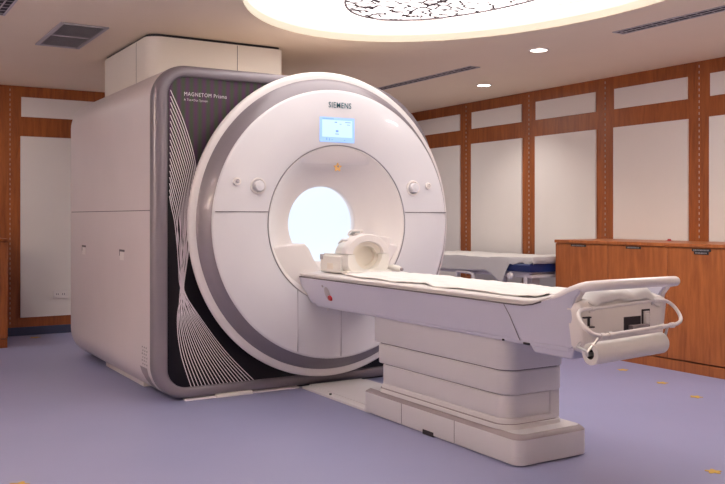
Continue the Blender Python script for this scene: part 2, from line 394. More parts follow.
# ------------------------------------------------------------------ MRI scanner
AY, AZ = 2.99, 1.15
sc = thing('mri_scanner', 'large white scanner with round face, open bore and dark line-patterned front panel', 'MRI scanner', (-6.4, 3.0, 0))
Y0, Y1, Z0, Z1, RC = 1.73, 3.98, .008, 2.195, .24
def outline(d, n=14):
    k = d/.122; y0, z0, y1, z1 = Y0+.106*k, Z0+.076*k, Y1-.10*k, Z1-.078*k; r = max(RC-.11*k, .02)
    out = []
    def arc(cy, cz, a0, r):
        for q_ in range(n+1):
            a = a0+.5*PI*q_/n; out.append((cy+r*math.cos(a), cz+r*math.sin(a)))
    arc(y0+r, z0+r, PI, r); arc(y1-r, z0+r, 1.5*PI, r)
    r2y, r2z = .73-.5*d, .71-.5*d             # big shoulder on the far side
    for q_ in range(n+1):
        a = .5*PI*q_/n; out.append((y1-r2y+r2y*math.cos(a), z1-r2z+r2z*math.sin(a)))
    arc(y0+r, z1-r, .5*PI, r)
    return out
def oring(d, X): return [(X, y, z) for y, z in outline(d)]
XE = -5.452
obj('shell', MB().loft([oring(.10, -7.69), oring(.04, -7.685), oring(.012, -7.665), oring(0, -7.63), oring(0, -6.6), oring(0, XE), oring(.05, XE)], True, False, False), 'side', sc, ang=50)
prof = [(0, XE), (.003, -5.432), (.012, -5.415), (.032, -5.403), (.065, -5.397), (.10, -5.398), (.116, -5.404), (.122, -5.418), (.122, -5.46)]
def cring(d, X, r):
    out = []
    for y, z in outline(d):
        a = math.atan2(z-AZ, y-AY); out.append((X, AY+r*math.cos(a), AZ+r*math.sin(a)))
    return out
obj('back_cover', MB().loft([oring(.10, -7.69), cring(.10, -7.69, .455), cring(.10, -7.62, .455)], True, False, False), 'side', sc)
obj('front_frame', MB().loft([oring(d, X) for d, X in prof], True, False, False), 'silver', sc, ang=60)
obj('design_panel', MB().loft([oring(.115, -5.455), oring(.1225, -5.424), cring(.12, -5.424, .86), cring(.12, -5.455, .86)], True, False, False), 'design', sc, ang=40)
# printed line graphic
f_, H_, hc_ = 862., 217., 1.2
def atx(x, y, X):
    a = (x-362.5)/f_; b = (H_-y)/f_; dx = -.853+.522*a; dy = .522+.853*a; tt = X/dx
    return (dy*tt, hc_+b*tt)
XP = -5.4215
mb = MB()
NL = 18
def ribbon(mb, pts, w, off=0):
    vs = []; n = len(pts)
    for i in range(n):
        a = pts[max(i-1, 0)]; b = pts[min(i+1, n-1)]
        ty, tz = b[0]-a[0], b[1]-a[1]; l = math.hypot(ty, tz) or 1
        ny, nz = -tz/l*w/2, ty/l*w/2
        for s in (-1, 1): vs.append((XP+off, pts[i][0]+s*ny, pts[i][1]+s*nz))
    mb.add(vs, [(2*i, 2*i+1, 2*i+3, 2*i+2) for i in range(n-1)])
for i in range(NL):
    t_ = i/(NL-1)
    lerp = lambda p, q_: (p[0]+(q_[0]-p[0])*t_, p[1]+(q_[1]-p[1])*t_)
    cs = [lerp(p, q_) for p, q_ in (((170.5, 90), (169.4, 196)), ((185, 125), (171.5, 208)), ((196, 168), (174.5, 222)), ((193, 212), (177, 246)), ((188, 250), (179, 268)),
          ((181.5, 292), (183, 290)), ((177.3, 320), (199, 316)), ((181, 354), (226, 352)), ((193, 392), (256, 382.5)))]
    wob = math.sin(i*2.4)*1.6
    cs = [(x+(wob if 235 < y < 300 else 0), y) for x, y in cs]
    px = [bez(cs, k/80) for k in range(81)]
    pts = [atx(x, y, XP) for x, y in px]
    ribbon(mb, pts, .0052, i*.00012)
obj('line_graphic', mb, 'line', sc, smooth=False)
y_, z_ = atx(184, 95.5, -5.42)
o = obj('lettering', text_on_x('MAGNETOM Prisma', .036, XP, y_, z_, .30, 0), 'letterw', sc, smooth=False)
y_, z_ = atx(184, 100.5, -5.42)
obj('lettering', text_on_x('A Tim+Dot System', .021, XP, y_, z_, .165, 0), 'letterw', sc, smooth=False)

# round gantry face
def rv(prof, n=128):
    mb = MB().rev(prof, 'X', (AY, AZ), n); out = []
    for x, y, z in mb.v:
        r = math.hypot(y-AY, z-AZ)
        off = -.008*min(1, max(0, (r-.55)/.38))-.017*min(1, max(0, (r-.93)/.12))
        k = 1-.03*min(1, max(0, (r-.93)/.12)); out.append((x, AY+off+(y-AY)*k, z))
    mb.v = out; return mb
obj('outer_ring', rv([(.985, -5.43), (1.025, -5.38), (1.055, -5.335), (1.066, -5.315), (1.066, -5.300), (1.056, -5.289), (1.036, -5.284), (1.014, -5.283)]), 'plastic', sc, ang=60)
obj('silver_ring', rv([(1.014, -5.284), (1.010, -5.281), (.992, -5.257), (.968, -5.228), (.938, -5.206), (.931, -5.201)]), 'silver', sc, ang=60)
obj('face_cover', rv([(.931, -5.203), (.926, -5.196), (.912, -5.192), (.74, -5.185), (.56, -5.188), (.550, -5.192)]), 'face', sc, ang=60)
obj('face_joint', rv([(.550, -5.191), (.5475, -5.200), (.544, -5.200), (.5435, -5.191)]), 'greyp', sc)
obj('bore_funnel', rv([(.5435, -5.194), (.538, -5.193), (.525, -5.212), (.50, -5.262), (.46, -5.325), (.40, -5.385), (.34, -5.418), (.29, -5.436), (.272, -5.445), (.268, -5.46), (.275, -5.50)]), 'funnel', sc, ang=60)
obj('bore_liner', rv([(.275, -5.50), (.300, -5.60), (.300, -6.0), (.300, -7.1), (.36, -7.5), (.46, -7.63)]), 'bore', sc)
ld = bpy.data.lights.new('bore_lamp', 'AREA'); ld.shape = 'RECTANGLE'; ld.size = 1.2; ld.size_y = .12; ld.energy = .6; ld.color = (.78, .90, 1)
lo = bpy.data.objects.new('bore_lamp', ld); C.objects.link(lo); lo.location = (-6.4, AY, AZ+.28)
# horizontal joint and vertical joints
jz = 1.234
mb = MB(); mb.box(-5.20, -5.1842, AY-.917, AY-.548, jz-.0025, jz+.0025).box(-5.20, -5.1842, AY+.548, AY+.917, jz-.0025, jz+.0025)
each('cover_joint', mb, 'seam', sc, smooth=False)
mb = MB()
for yy in (2.663, 3.0, 3.337):
    zt = AZ-math.sqrt(.55**2-(yy-AY)**2); zb = AZ-math.sqrt(.917**2-(yy-AY)**2)
    mb.box(-5.20, -5.1847, yy-.0015, yy+.0015, zb, zt)
each('cover_joint', mb, 'greyp', sc, smooth=False)
mb = MB(); mb.box(-7.60, XE, Y0-.0012, Y0+.01, 1.2395, 1.2445)
obj('side_joint', mb, 'seam', sc, smooth=False)
for X in (-7.173, -6.083):
    hh = obj('access_slot', MB().box(X-.05, X+.05, Y0-.0015, Y0+.01, .895, .955), 'cream', sc, smooth=False)
    obj('slot_opening', MB().box(X-.062, X+.062, Y0-.0022, Y0+.012, .955, .970).box(X-.062, X-.05, Y0-.0022, Y0+.01, .925, .955), 'seam', hh, smooth=False)
# small vent holes and lower notch on the side cover
mb = MB()
for j in range(6):
    for i in range(3):
        mb.rev([(.0001, Y0-.001), (.0065, Y0-.001)], 'Y', (-5.61+i*.042+(.016 if j % 2 else 0), .345-.022*j), 8)
each('vent_hole', mb, 'ventd', sc, smooth=False)
def sidey(z):
    if z > Z0+RC: return Y0
    return Y0+RC-math.sqrt(max(0, RC*RC-(Z0+RC-z)**2))
vs = []
for z in (.215, .17, .12, .08, .06):
    for X in (-5.66+(.215-z)*.35, -5.505): vs.append((X, sidey(z)-.004, z))
mb = MB().add(vs, [(2*i, 2*i+1, 2*i+3, 2*i+2) for i in range(4)])
obj('corner_cover', mb, 'trim', sc)
# feet / plinth
obj('plinth', MB().box(-7.4, -5.45, 1.95, 3.75, 0, .06), 'dark', sc, smooth=False)
obj('foot', MB().box(-7.0, -6.0, 1.86, 2.1, .0, .07), 'cream', sc, bevel=.006)
obj('foot', MB().box(-7.0, -6.0, 3.55, 3.85, .0, .07), 'cream', sc, bevel=.006)
obj('front_foot', MB().box(-5.50, -5.375, 2.16, 2.42, .0, .022), 'cream', sc, bevel=.003)
obj('front_skirt', MB().box(-5.50, -5.392, 1.95, 2.78, .0, .009), 'line', sc, smooth=False)
# wings (table guides) inside the funnel
def wing(pts, x0, x1):
    return MB().loft([[(x0, y, z) for y, z in pts], [(x1, y, z) for y, z in pts]])
w1 = [atx(274.5, 248, -5.27), atx(280, 246, -5.27), atx(305, 243.5, -5.27), atx(309, 248, -5.27), atx(314, 259, -5.27), atx(322, 271, -5.27), (AY-.26, AZ-.44), (AY-.40, AZ-.33), (AY-.48, AZ-.2)]
obj('table_guide', wing(w1, -5.46, -5.27), 'funnel', sc, bevel=.010, seg=3)
w2 = [atx(401, 246, -5.215), atx(386, 243, -5.215), atx(381, 250, -5.215), atx(374, 262, -5.215), (AY+.26, AZ-.44), (AY+.36, AZ-.385), (AY+.47, AZ-.22)]
obj('table_guide', wing(w2, -5.46, -5.215), 'funnel', sc, bevel=.010, seg=3)
# hood at the top of the funnel
zc_ = 1.572; mb = MB(); N2 = 32; rings = []
hwid = math.sqrt(.540**2-(zc_-AZ)**2)
for (X, mode) in ((-5.197, 0), (-5.238, 1), (-5.262, 2), (-5.36, 3)):
    ring = []
    for i in range(N2+1):
        u = -1+2*i/N2; yy = AY+u*hwid
        top = AZ+math.sqrt(max(0, .540**2-(yy-AY)**2))
        zz = {0: top, 1: zc_+.012, 2: zc_, 3: zc_+.01}[mode]
        ring.append((X, yy, max(min(zz, top), zc_)))
    rings.append(ring)
mb.loft(rings, False, False, False)
obj('funnel_hood', mb, 'funnel', sc, ang=60)
# butterfly-like sticker
y_, z_ = atx(336, 167.5, -5.24)
def star(cy, cz, r, X, n=5, inner=.5, rot=.3):
    pts = [(X, cy, cz)]
    for k in range(2*n):
        rr = r if k % 2 == 0 else r*inner; a = rot+PI*k/n; pts.append((X, cy+rr*math.cos(a), cz+rr*math.sin(a)))
    return MB().add(pts, [(0, 1+k, 1+(k+1) % (2*n)) for k in range(2*n)])
st = MB().add(*(lambda s: (s.v, s.f))(star(y_, z_, .034, -5.212)))
st.add([(-5.222, v[1], v[2]) for v in st.v[:11]], [tuple(reversed(f)) for f in st.f[:10]])
obj('flower_sticker', st, 'orange', sc, smooth=False)
mb = MB(); mb.rev([(.0001, -5.2105), (.008, -5.2105)], 'X', (y_, z_+.006), 10)
obj('sticker_centre', mb, 'trim', sc, smooth=False)
# knobs and small sensors
for (x, y, r, big) in ((258, 186, .042, 1), (413, 188, .042, 1), (237, 181.5, .024, 0), (428, 186, .022, 0)):
    cy, cz = atx(x, y, -5.185)
    if big:
        k = obj('control_knob', MB().rev([(r*1.35, -5.19), (r*1.32, -5.178), (r*1.12, -5.176), (r*1.0, -5.182), (r*.98, -5.182)], 'X', (cy, cz), 32), 'cream', sc)
        obj('knob_cap', MB().rev([(r*.86, -5.184), (r*.84, -5.158), (r*.72, -5.150), (.0001, -5.146)], 'X', (cy, cz), 32), 'face', k)
    else:
        k = obj('sensor_ring', MB().rev([(r*1.15, -5.19), (r*1.1, -5.176), (r*.7, -5.174), (r*.5, -5.180)], 'X', (cy, cz), 28), 'cream', sc)
        obj('sensor_lens', MB().rev([(r*.55, -5.181), (r*.4, -5.174), (.0001, -5.172)], 'X', (cy, cz), 20), 'greyp' if x < 300 else 'cream', k)
# display
dy0, dy1, dz0, dz1 = 2.830, 3.105, 1.717, 1.888
dp = obj('display_screen', MB().box(-5.20, -5.183, dy0, dy1, dz0, dz1), 'screen', sc, smooth=False)
X = -5.182
obj('screen_window', MB().box(X-.001, X, dy0+.018, dy1-.018, dz0+.035, dz1-.018), 'screen2', dp, smooth=False)
mb = MB()
for (a, b_, c, d) in ((.02, .11, .158, .163), (.20, .245, .138, .143), (.215, .24, .122, .126), (.115, .135, .135, .141), (.155, .17, .125, .129), (.12, .15, .055, .060), (.125, .145, .070, .084), (.05, .056, .012, .028), (.072, .078, .010, .026), (.09, .10, .014, .018), (.19, .20, .014, .018)):
    mb.box(X, X+.0008, dy0+a, dy0+b_, dz0+c, dz0+d)
each('screen_icon', mb, 'screen3', dp, smooth=False)
y_, z_ = atx(328.4, 107.2, -5.185)
obj('brand_lettering', text_on_x('SIEMENS', .055, -5.183, y_, z_, .182, .0006), 'letter', sc, smooth=False)

# ------------------------------------------------------------------ patient table
TY0, TY1 = 2.72, 3.28
pt = thing('patient_table', 'long white patient table on a stepped lifting column in front of the scanner', 'patient table', (-3.8, 3.0, 0))
def rr_xy(x0, x1, y0, y1, r, n=8): return rrect(x0, x1, y0, y1, r, n)
def slab(mb, x0, x1, y0, y1, r, zs, ins=None):
    ins = ins or [0]*len(zs)
    rings = []
    for z, d in zip(zs, ins):
        rs = r if isinstance(r, (list, tuple)) else [r]*4
        rings.append([(x, y, z) for x, y in rr_xy(x0+d, x1-d, y0+d, y1-d, [max(q-d, .003) for q in rs])])
    return mb.loft(rings)
obj('floor_rail', MB().box(-5.36, -4.47, 2.785, 3.31, 0, .018).box(-5.36, -4.47, 2.84, 3.27, .018, .026), 'column', pt, bevel=.004)
obj('rail_screw', MB().rev([(.0001, .0275), (.008, .0272), (.009, .018)], 'Z', (-5.0, 2.81), 12), 'ventd', pt)
bx = (-4.515, -3.118, 2.778, 3.25)
obj('base', slab(MB(), *bx, [.012, .055, .05, .012], (.006, .012, .128), (.004, 0, 0)), 'column', pt, ang=40)
obj('base_trim', slab(MB(), *bx, [.012, .055, .05, .012], (.128, .136, .150), (0, .006, .026)), 'trim', pt, ang=50)
obj('base_top', slab(MB(), bx[0]+.02, bx[1]-.025, bx[2]+.028, bx[3]-.028, [.01, .05, .04, .01], (.14, .1515)), 'column', pt)
mb = MB()
for X in (-4.11, -3.615): mb.box(X-.0015, X+.0015, 2.7768, 2.79, .012, .128)
each('base_joint', mb, 'seam', pt, smooth=False)
obj('base_notch', MB().box(-3.90, -3.80, 2.7765, 2.80, .0, .026), 'ventd', pt, smooth=False)
cy0, cy1 = 2.83, 3.19
rc = [.02, .085, .06, .02]
def tier(x0, x1, y0, z0, z1, d=0):
    return obj('column_section', slab(MB(), x0, x1, y0, cy1, rc, (z0, z0+.006, z1-.004, z1), (.005, 0, 0, .004)), 'column', pt, ang=40)
tier(-4.435, -3.215, 2.793, .446, .612)
tier(-4.40, -3.225, 2.801, .322, .440)
tier(-4.368, -3.245, 2.811, .200, .316)
obj('column_joint', slab(MB(), -4.39, -3.232, 2.808, cy1-.01, rc, (.438, .447)), 'seam', pt)
obj('column_joint', slab(MB(), -4.355, -3.252, 2.818, cy1-.015, rc, (.314, .324)), 'seam', pt)
obj('column_foot', slab(MB(), -4.372, -3.235, 2.806, cy1-.005, rc, (.150, .170, .174, .196, .202), (-.012, -.010, 0, 0, .006)), 'column', pt)
obj('column_joint', slab(MB(), -4.377, -3.238, 2.803, cy1-.01, rc, (.168, .177), (-.004, -.004)), 'trim', pt)
obj('column_slider', MB().box(-3.26, -3.238, 3.10, 3.165, .18, .44), 'column', pt, bevel=.006)
# table frame : side panels with swept-up foot end
top_line = [(-5.33, .790), (-4.6, .790), (-4.0, .790), (-3.5, .790), (-3.25, .789), (-3.10, .788), (-3.02, .790), (-2.955, .800), (-2.90, .816), (-2.84, .838), (-2.78, .860), (-2.723, .884), (-2.68, .899)]
def side_poly():
    top = list(top_line)
    end = [(-2.665, .890), (-2.67, .872), (-2.69, .850), (-2.705, .820), (-2.71, .79), (-2.708, .72), (-2.715, .66), (-2.74, .625)]
    bot = [(-3.0, .620), (-3.5, .618), (-4.5, .618), (-5.10, .618), (-5.165, .626)]
    return top+end+bot
def side_panel(yo, yi, s):
    P = side_poly(); mb = MB()
    # leaning panel: bottom tucked 3 cm inwards
    def Y(y, z): return y+s*.03*max(0, (.79-z)/.17)
    return mb.loft([[(x, Y(yo, z), z) for x, z in P], [(x, Y(yi, z), z) for x, z in P]])
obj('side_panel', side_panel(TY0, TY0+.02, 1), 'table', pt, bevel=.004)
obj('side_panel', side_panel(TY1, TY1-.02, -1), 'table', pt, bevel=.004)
obj('edge_gasket', MB().tube([(x, TY0-.001, z+.001) for x, z in top_line[:9]], .0035, 6), 'seam', pt)
obj('side_joint', MB().tube([(-3.155, TY0-.0015, .788), (-3.12, TY0+.006, .735), (-3.07, TY0+.0275, .619)], .0018, 6), 'seam', pt)
obj('underside', MB().box(-5.10, -2.76, TY0+.035, TY1-.035, .602, .635), 'table', pt, bevel=.005)
obj('underside_box', MB().add([(-3.03, TY0+.04, .62), (-3.0, TY0+.05, .572), (-2.76, TY0+.05, .570), (-2.735, TY0+.04, .62),
                               (-3.03, TY1-.04, .62), (-3.0, TY1-.05, .572), (-2.76, TY1-.05, .570), (-2.735, TY1-.04, .62)],
                              [(0, 1, 2, 3), (7, 6, 5, 4), (0, 4, 5, 1), (1, 5, 6, 2), (2, 6, 7, 3), (3, 7, 4, 0)]), 'table', pt, bevel=.008)
each('latch', MB().box(-3.05, -3.01, TY0+.028, TY0+.05, .604, .614).box(-3.20, -3.19, TY0+.028, TY0+.05, .603, .612), 'ventd', pt, smooth=False)
obj('tabletop', MB().box(-5.325, -2.72, TY0+.012, TY1-.012, .765, .797), 'cream', pt, bevel=.006)
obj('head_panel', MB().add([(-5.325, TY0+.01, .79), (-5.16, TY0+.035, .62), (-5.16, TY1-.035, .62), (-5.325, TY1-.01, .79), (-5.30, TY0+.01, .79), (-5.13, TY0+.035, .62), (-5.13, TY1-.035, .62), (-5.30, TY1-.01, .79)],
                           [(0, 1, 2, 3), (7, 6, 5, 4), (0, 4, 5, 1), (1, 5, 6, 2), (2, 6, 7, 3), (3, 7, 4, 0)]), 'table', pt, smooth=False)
# foot end : pale moulded end with a face plate
ly = lambda z: -.0025+.03*max(0, (.79-z)/.17)
P = [(TY0+ly(.80), .80), (TY0+ly(.70), .70), (TY0+ly(.64), .64), (TY0+.045, .615), (TY0+.08, .603), (TY1-.08, .603), (TY1-.045, .615), (TY1-ly(.64), .64), (TY1-ly(.70), .70), (TY1-ly(.80), .80), (TY1-.006, .828), (TY1-.04, .842), (TY0+.04, .842), (TY0+.006, .828)]
sc_ = lambda X, k: [(X, AY+.01+(y-AY-.01)*k, .72+(z-.72)*k) for y, z in P]
obj('foot_cover', MB().loft([sc_(-2.735, 1.0), sc_(-2.700, 1.0), sc_(-2.680, .992), sc_(-2.666, .975), sc_(-2.662, .955)]), 'cream', pt, smooth=True, ang=50)
# recess details on the foot face
obj('socket_recess', MB().box(-2.6745, -2.6610, 2.990, 3.100, 0.690, 0.755), 'ventd', pt, smooth=False)
obj('latch_lever', MB().box(-2.6645, -2.6375, 3.020, 3.130, 0.700, 0.718), 'trim', pt, bevel=.003)
obj('latch_plate', MB().box(-2.6695, -2.6525, 3.115, 3.150, 0.712, 0.775).box(-2.6595, -2.6475, 3.120, 3.145, 0.720, 0.765), 'cream', pt, bevel=.002)
obj('latch_plate_gap', MB().box(-2.6715, -2.6590, 3.106, 3.158, 0.703, 0.783), 'ventd', pt, smooth=False)
each('release_bracket', MB().box(-2.6745, -2.6475, 2.735, 2.775, 0.765, 0.771).box(-2.6745, -2.6525, 2.765, 2.771, 0.730, 0.765).box(-2.6745, -2.6475, 2.775, 2.795, 0.722, 0.728), 'ventd', pt, smooth=False)
# push handle : fat U bar rising from both sides
def U(s):
    yy = TY0+.022 if s < 0 else TY1+.008
    return [(-2.99, yy, .788), (-2.93, yy, .800), (-2.86, yy, .824), (-2.79, yy, .851), (-2.73, yy, .876), (-2.68, yy, .893)]
near = U(-1); far = U(1)
yn, yf = TY0+.022, TY1+.008
pts = near+[(-2.645, yn+.002, .902), (-2.612, yn+.015, .907), (-2.592, yn+.045, .910), (-2.588, yn+.09, .911)]
pts += [(-2.588, yn+.09+(yf-yn-.18)*k/6, .911) for k in range(1, 7)]
pts += [(-2.592, yf-.045, .910), (-2.612, yf-.015, .907), (-2.645, yf-.002, .902)]+list(reversed(far))
obj('push_handle', MB().tube(pts, [.004, .016, .021]+[.0225]*(len(pts)-6)+[.021, .016, .004], 16), 'tube', pt)
# web under the near and far handle arms
for yy in (yn, yf):
    Pw = [(-2.86, .815), (-2.80, .842), (-2.74, .867), (-2.67, .887), (-2.66, .875), (-2.69, .84), (-2.70, .80), (-2.86, .78)]
    obj('handle_web', MB().loft([[(x, yy-.014, z) for x, z in Pw], [(x, yy+.014, z) for x, z in Pw]]), 'cream', pt, bevel=.005)
# tubular roll-holder loop in front of the foot end
def loopX(y, z, X): return (X, y, z)
q = lambda x, y, X: (X,)+atx(x, y, X)
LT, RT, RB, LB = q(589, 309, -2.66), q(664, 299.5, -2.66), q(680, 322, -2.56), q(598, 336, -2.52)
base_pts = [q(600, 307.6, -2.655), q(630, 303.6, -2.655), q(655, 300.3, -2.655), q(666, 301.0, -2.65), q(674, 306.5, -2.635), q(679.5, 314.5, -2.60), q(680.5, 320.5, -2.57), q(676, 324, -2.545), q(665, 326, -2.535),
            q(640, 330, -2.53), q(615, 334, -2.53), q(603, 335.8, -2.53), q(593, 334, -2.54), q(585, 327.5, -2.565), q(579.5, 319.5, -2.60), q(579, 312.5, -2.63), q(584, 309.3, -2.65)]
lp_ = [bez(base_pts+[base_pts[0]], k/100) for k in range(100)]
lr = obj('roll_holder_loop', MB().tube(lp_, .0085, 10, closed=True), 'tube', pt)
mb = MB()
for (x, y, X) in ((592, 308.5, -2.655), (654, 300.6, -2.655), (602, 336, -2.53), (610, 334.6, -2.53), (672, 325, -2.54), (662, 326.4, -2.535)):
    p = Vector(q(x, y, X)); mb.tube([p+Vector((0, -.010, 0)), p+Vector((0, .010, 0))], .0125, 12)
each('clamp', mb, 'tube', lr)
mb = MB()
for (x, y, X) in ((592, 308.5, -2.655), (654, 300.6, -2.655)):
    p = Vector(q(x, y, X)); mb.box(-2.70, p.x, p.y-.012, p.y+.012, p.z-.02, p.z+.004)
each('clamp_bracket', mb, 'cream', lr, bevel=.003)
# arms to the roll
ra = Vector(q(593, 353, -2.555)); rb = Vector(q(666, 344, -2.555))
ry0, ry1, rz = 2.80, 3.30, .0
ra = Vector((-2.56, ry0, 0)); 
tt = atx(590, 353, -2.56); ROLLZ = .630; RY0, RY1 = tt[0], tt[0]+.44
mb = MB()
for yy in (RY0-.012, RY1+.012):
    anchor = min(lp_[48:78] if yy < 3 else lp_[36:52], key=lambda p: abs(p[1]-(yy+.045 if yy < 3 else yy)))
    mb.tube([(-2.56, yy, ROLLZ), (-2.56, yy, ROLLZ+.012), tuple(anchor)], .006, 8)
    mb.tube([(-2.56, yy-.006, ROLLZ), (-2.56, yy+.03, ROLLZ)], .009, 10) if yy < 3 else mb.tube([(-2.56, yy-.03, ROLLZ), (-2.56, yy+.006, ROLLZ)], .009, 10)
each('roll_arm', mb, 'metal', lr)
mb = MB(); mb.tube([(-2.70, TY0+.04, .655), (-2.62, RY0-.012, .655), (-2.56, RY0-.012, ROLLZ+.01)], .006, 8).tube([(-2.70, RY1+.012, .63), (-2.60, RY1+.012, .63), (-2.56, RY1+.012, ROLLZ+.01)], .006, 8)
each('roll_arm', mb, 'metal', lr)
tilt = lambda mb: (setattr(mb, 'v', [(x, y, z+(y-RY0)*.035) for x, y, z in mb.v]), mb)[1]
pr_ = thing('paper_roll', 'white paper roll hanging horizontally below the foot end of the patient table', 'paper roll', (-2.56, (RY0+RY1)/2, ROLLZ))
rr_ = .046
obj('paper', tilt(MB().rev([(.022, RY0+.0), (rr_-.003, RY0), (rr_, RY0+.003), (rr_, RY1-.003), (rr_-.003, RY1), (.022, RY1), (.022, RY0)], 'Y', (-2.56, ROLLZ), 48)), 'sheet', pr_, ang=30)
obj('core', tilt(MB().rev([(.0225, RY0+.001), (.019, RY0+.001), (.019, RY1-.001), (.0225, RY1-.001)], 'Y', (-2.56, ROLLZ), 32)), 'ventd', pr_)
# controls on the near side panel
def yside(z): return TY0+.03*max(0, (.79-z)/.17)
def button(name, x, z, rx, rz, h, m, parent):
    y = yside(z)
    ring = lambda s, o: [(x+rx*s*math.cos(a)+.25*rz*s*math.sin(a)*(-1), yside(z+rz*s*math.sin(a))-o, z+rz*s*math.sin(a)) for a in [2*PI*k/20 for k in range(20)]]
    return obj(name, MB().loft([ring(1, -.002), ring(1, h*.6), ring(.8, h)]), m, parent)
button('button_plate', -4.905, .700, .035, .044, .004, 'greyp', pt)
button('stop_button', -4.872, .674, .020, .018, .014, 'red', pt)
button('indicator', -4.96, .746, .009, .008, .004, 'greyp', pt)
obj('status_pin', MB().tube([(-4.98, TY0+.06, .60), (-4.98, TY0+.06, .582)], .008, 8), 'cream', pt)

# mattress pad and sheet on the table
def padz(y, h): 
    u = (y-AY)/.26; return h*(1-.35*u**4)
mb = MB(); xsn = [-5.28+k*(2.44/60) for k in range(61)]; ysn = [AY-.262+.524*k/20 for k in range(21)]
def ground(x):
    if x < -3.0: return .797
    return .797+.045*((x+3.0)/.2)**1.6 if x < -2.8 else .842
mp = thing('mattress_pad', 'white vinyl mattress pad running the length of the patient table', 'mattress', (-4.0, AY, .797))
rings = []
for x in xsn:
    e = min(1, (x+5.285)/.03); hh = .030*(.3+.7*e)
    g = ground(x)
    ring = [(x, AY-.262, g), (x, AY-.266, g+hh*.5), (x, AY-.255, g+hh*.9)]
    ring += [(x, y, g+padz(y, hh)) for y in ysn[1:-1]]+[(x, AY+.255, g+hh*.9), (x, AY+.266, g+hh*.5), (x, AY+.262, g)]
    rings.append(ring)
obj('pad', MB().loft(rings), 'pad', mp, ang=60)
obj('piping', MB().tube([(x, AY-.2665, ground(x)+.014) for x in xsn], .003, 6), 'seam' if False else 'cream', mp)
import mathutils
nz = mathutils.noise
def sheet(nx, ny, x0, x1, y0f, y1f, zf, name, m, th=.004):
    vs = []; fs = []
    for i in range(nx+1):
        x = x0+(x1-x0)*i/nx
        for j in range(ny+1):
            y = y0f(x)+(y1f(x)-y0f(x))*j/ny; vs.append(zf(x, y, i/nx, j/ny))
    for i in range(nx):
        for j in range(ny):
            a = i*(ny+1)+j; fs.append((a, a+1, a+ny+2, a+ny+1))
    o = obj(name, MB().add(vs, fs), m, loc=vs[0], ang=80)
    sd = o.modifiers.new('Solid', 'SOLIDIFY'); sd.thickness = th; sd.offset = 1
    # make the normals face up so that thickness grows upwards
    me = o.data
    if sum(p.normal.z for p in me.polygons) < 0: me.flip_normals()
    return o
def wr_(x, y, s, a): return a*nz.noise(Vector((x*s, y*s*1.7, 3.1)))
def szf(x, y, u, v):
    z = ground(x)+padz(max(min(y, AY+.25), AY-.25), .030)+.005
    pz = z
    z += (abs(wr_(x, y, 6, .014))+abs(wr_(x+5, y, 17, .006)))*min(1, .25+(y-AY+.24)/.1)
    if x > -3.1: z += .012*min(1, (x+3.1)/.2)*(.5+nz.noise(Vector((x*9, y*11, 0))))
    if x > -2.90:
        e = min(1, (x+2.90)/.08)*max(0, min(1, (abs(y-AY)-.16)/.065))
        z = z*(1-e)+(ground(x)+.004)*e
    if x > -2.72:
        k = (x+2.72)/.13; z = z-.058*k**1.8; x = -2.72+.067*math.sin(min(1, k*1.3)*PI/2)+.003*nz.noise(Vector((1, y*20, 0)))
        y = AY+(y-AY)*(1-.06*k)
    return (x, y, z)
s_ = sheet(150, 34, -4.78, -2.59, lambda x: AY-.225+wr_(x, 1, 5, .035)+.012*math.sin(x*14), lambda x: AY+.245, szf, 'table_sheet', 'sheet')
tag(s_, 'crumpled white paper sheet spread over the pad of the patient table', 'sheet')

# ------------------------------------------------------------------ head coil
hx0, hx1, hyc, hzb = -5.12, -4.80, 2.985, .833
hc = thing('head_coil', 'cream plastic head coil with open round end standing on the patient table', 'head coil', (-4.96, hyc, hzb))
hw = .165; split = .955; rin = .105; czc = .945
# lower shell: rounded tub with round cavity
def lower_ring(X, ins=0, rb=.06):
    out = []
    for k in range(7): a = PI+.5*PI*k/6; out.append((X, hyc-hw+ins+rb+rb*math.cos(a), hzb+ins+rb+rb*math.sin(a)))
    for k in range(7): a = 1.5*PI+.5*PI*k/6; out.append((X, hyc+hw-ins-rb+rb*math.cos(a), hzb+ins+rb+rb*math.sin(a)))
    out.append((X, hyc+hw-ins, split))
    for k in range(25):
        a = -PI*k/24; out.append((X, hyc+rin*math.cos(a), split+rin*math.sin(a)*.96))
    out.append((X, hyc-hw+ins, split))
    return out
obj('lower_shell', MB().loft([lower_ring(hx0, .006), lower_ring(hx0+.01), lower_ring(hx1-.012), lower_ring(hx1, .008)]), 'coil', hc, ang=40)
obj('cushion', MB().rev([(rin-.001, hx0+.02), (rin-.001, hx1-.05), (rin-.025, hx1-.05), (rin-.03, hx0+.02)], 'X', (hyc, split), 24, PI, 2*PI), 'coil_in', hc)
obj('head_end_plate', MB().rev([(.0001, hx1-.075), (rin*.99, hx1-.075)], 'X', (hyc, split), 32), 'coil_in', hc)
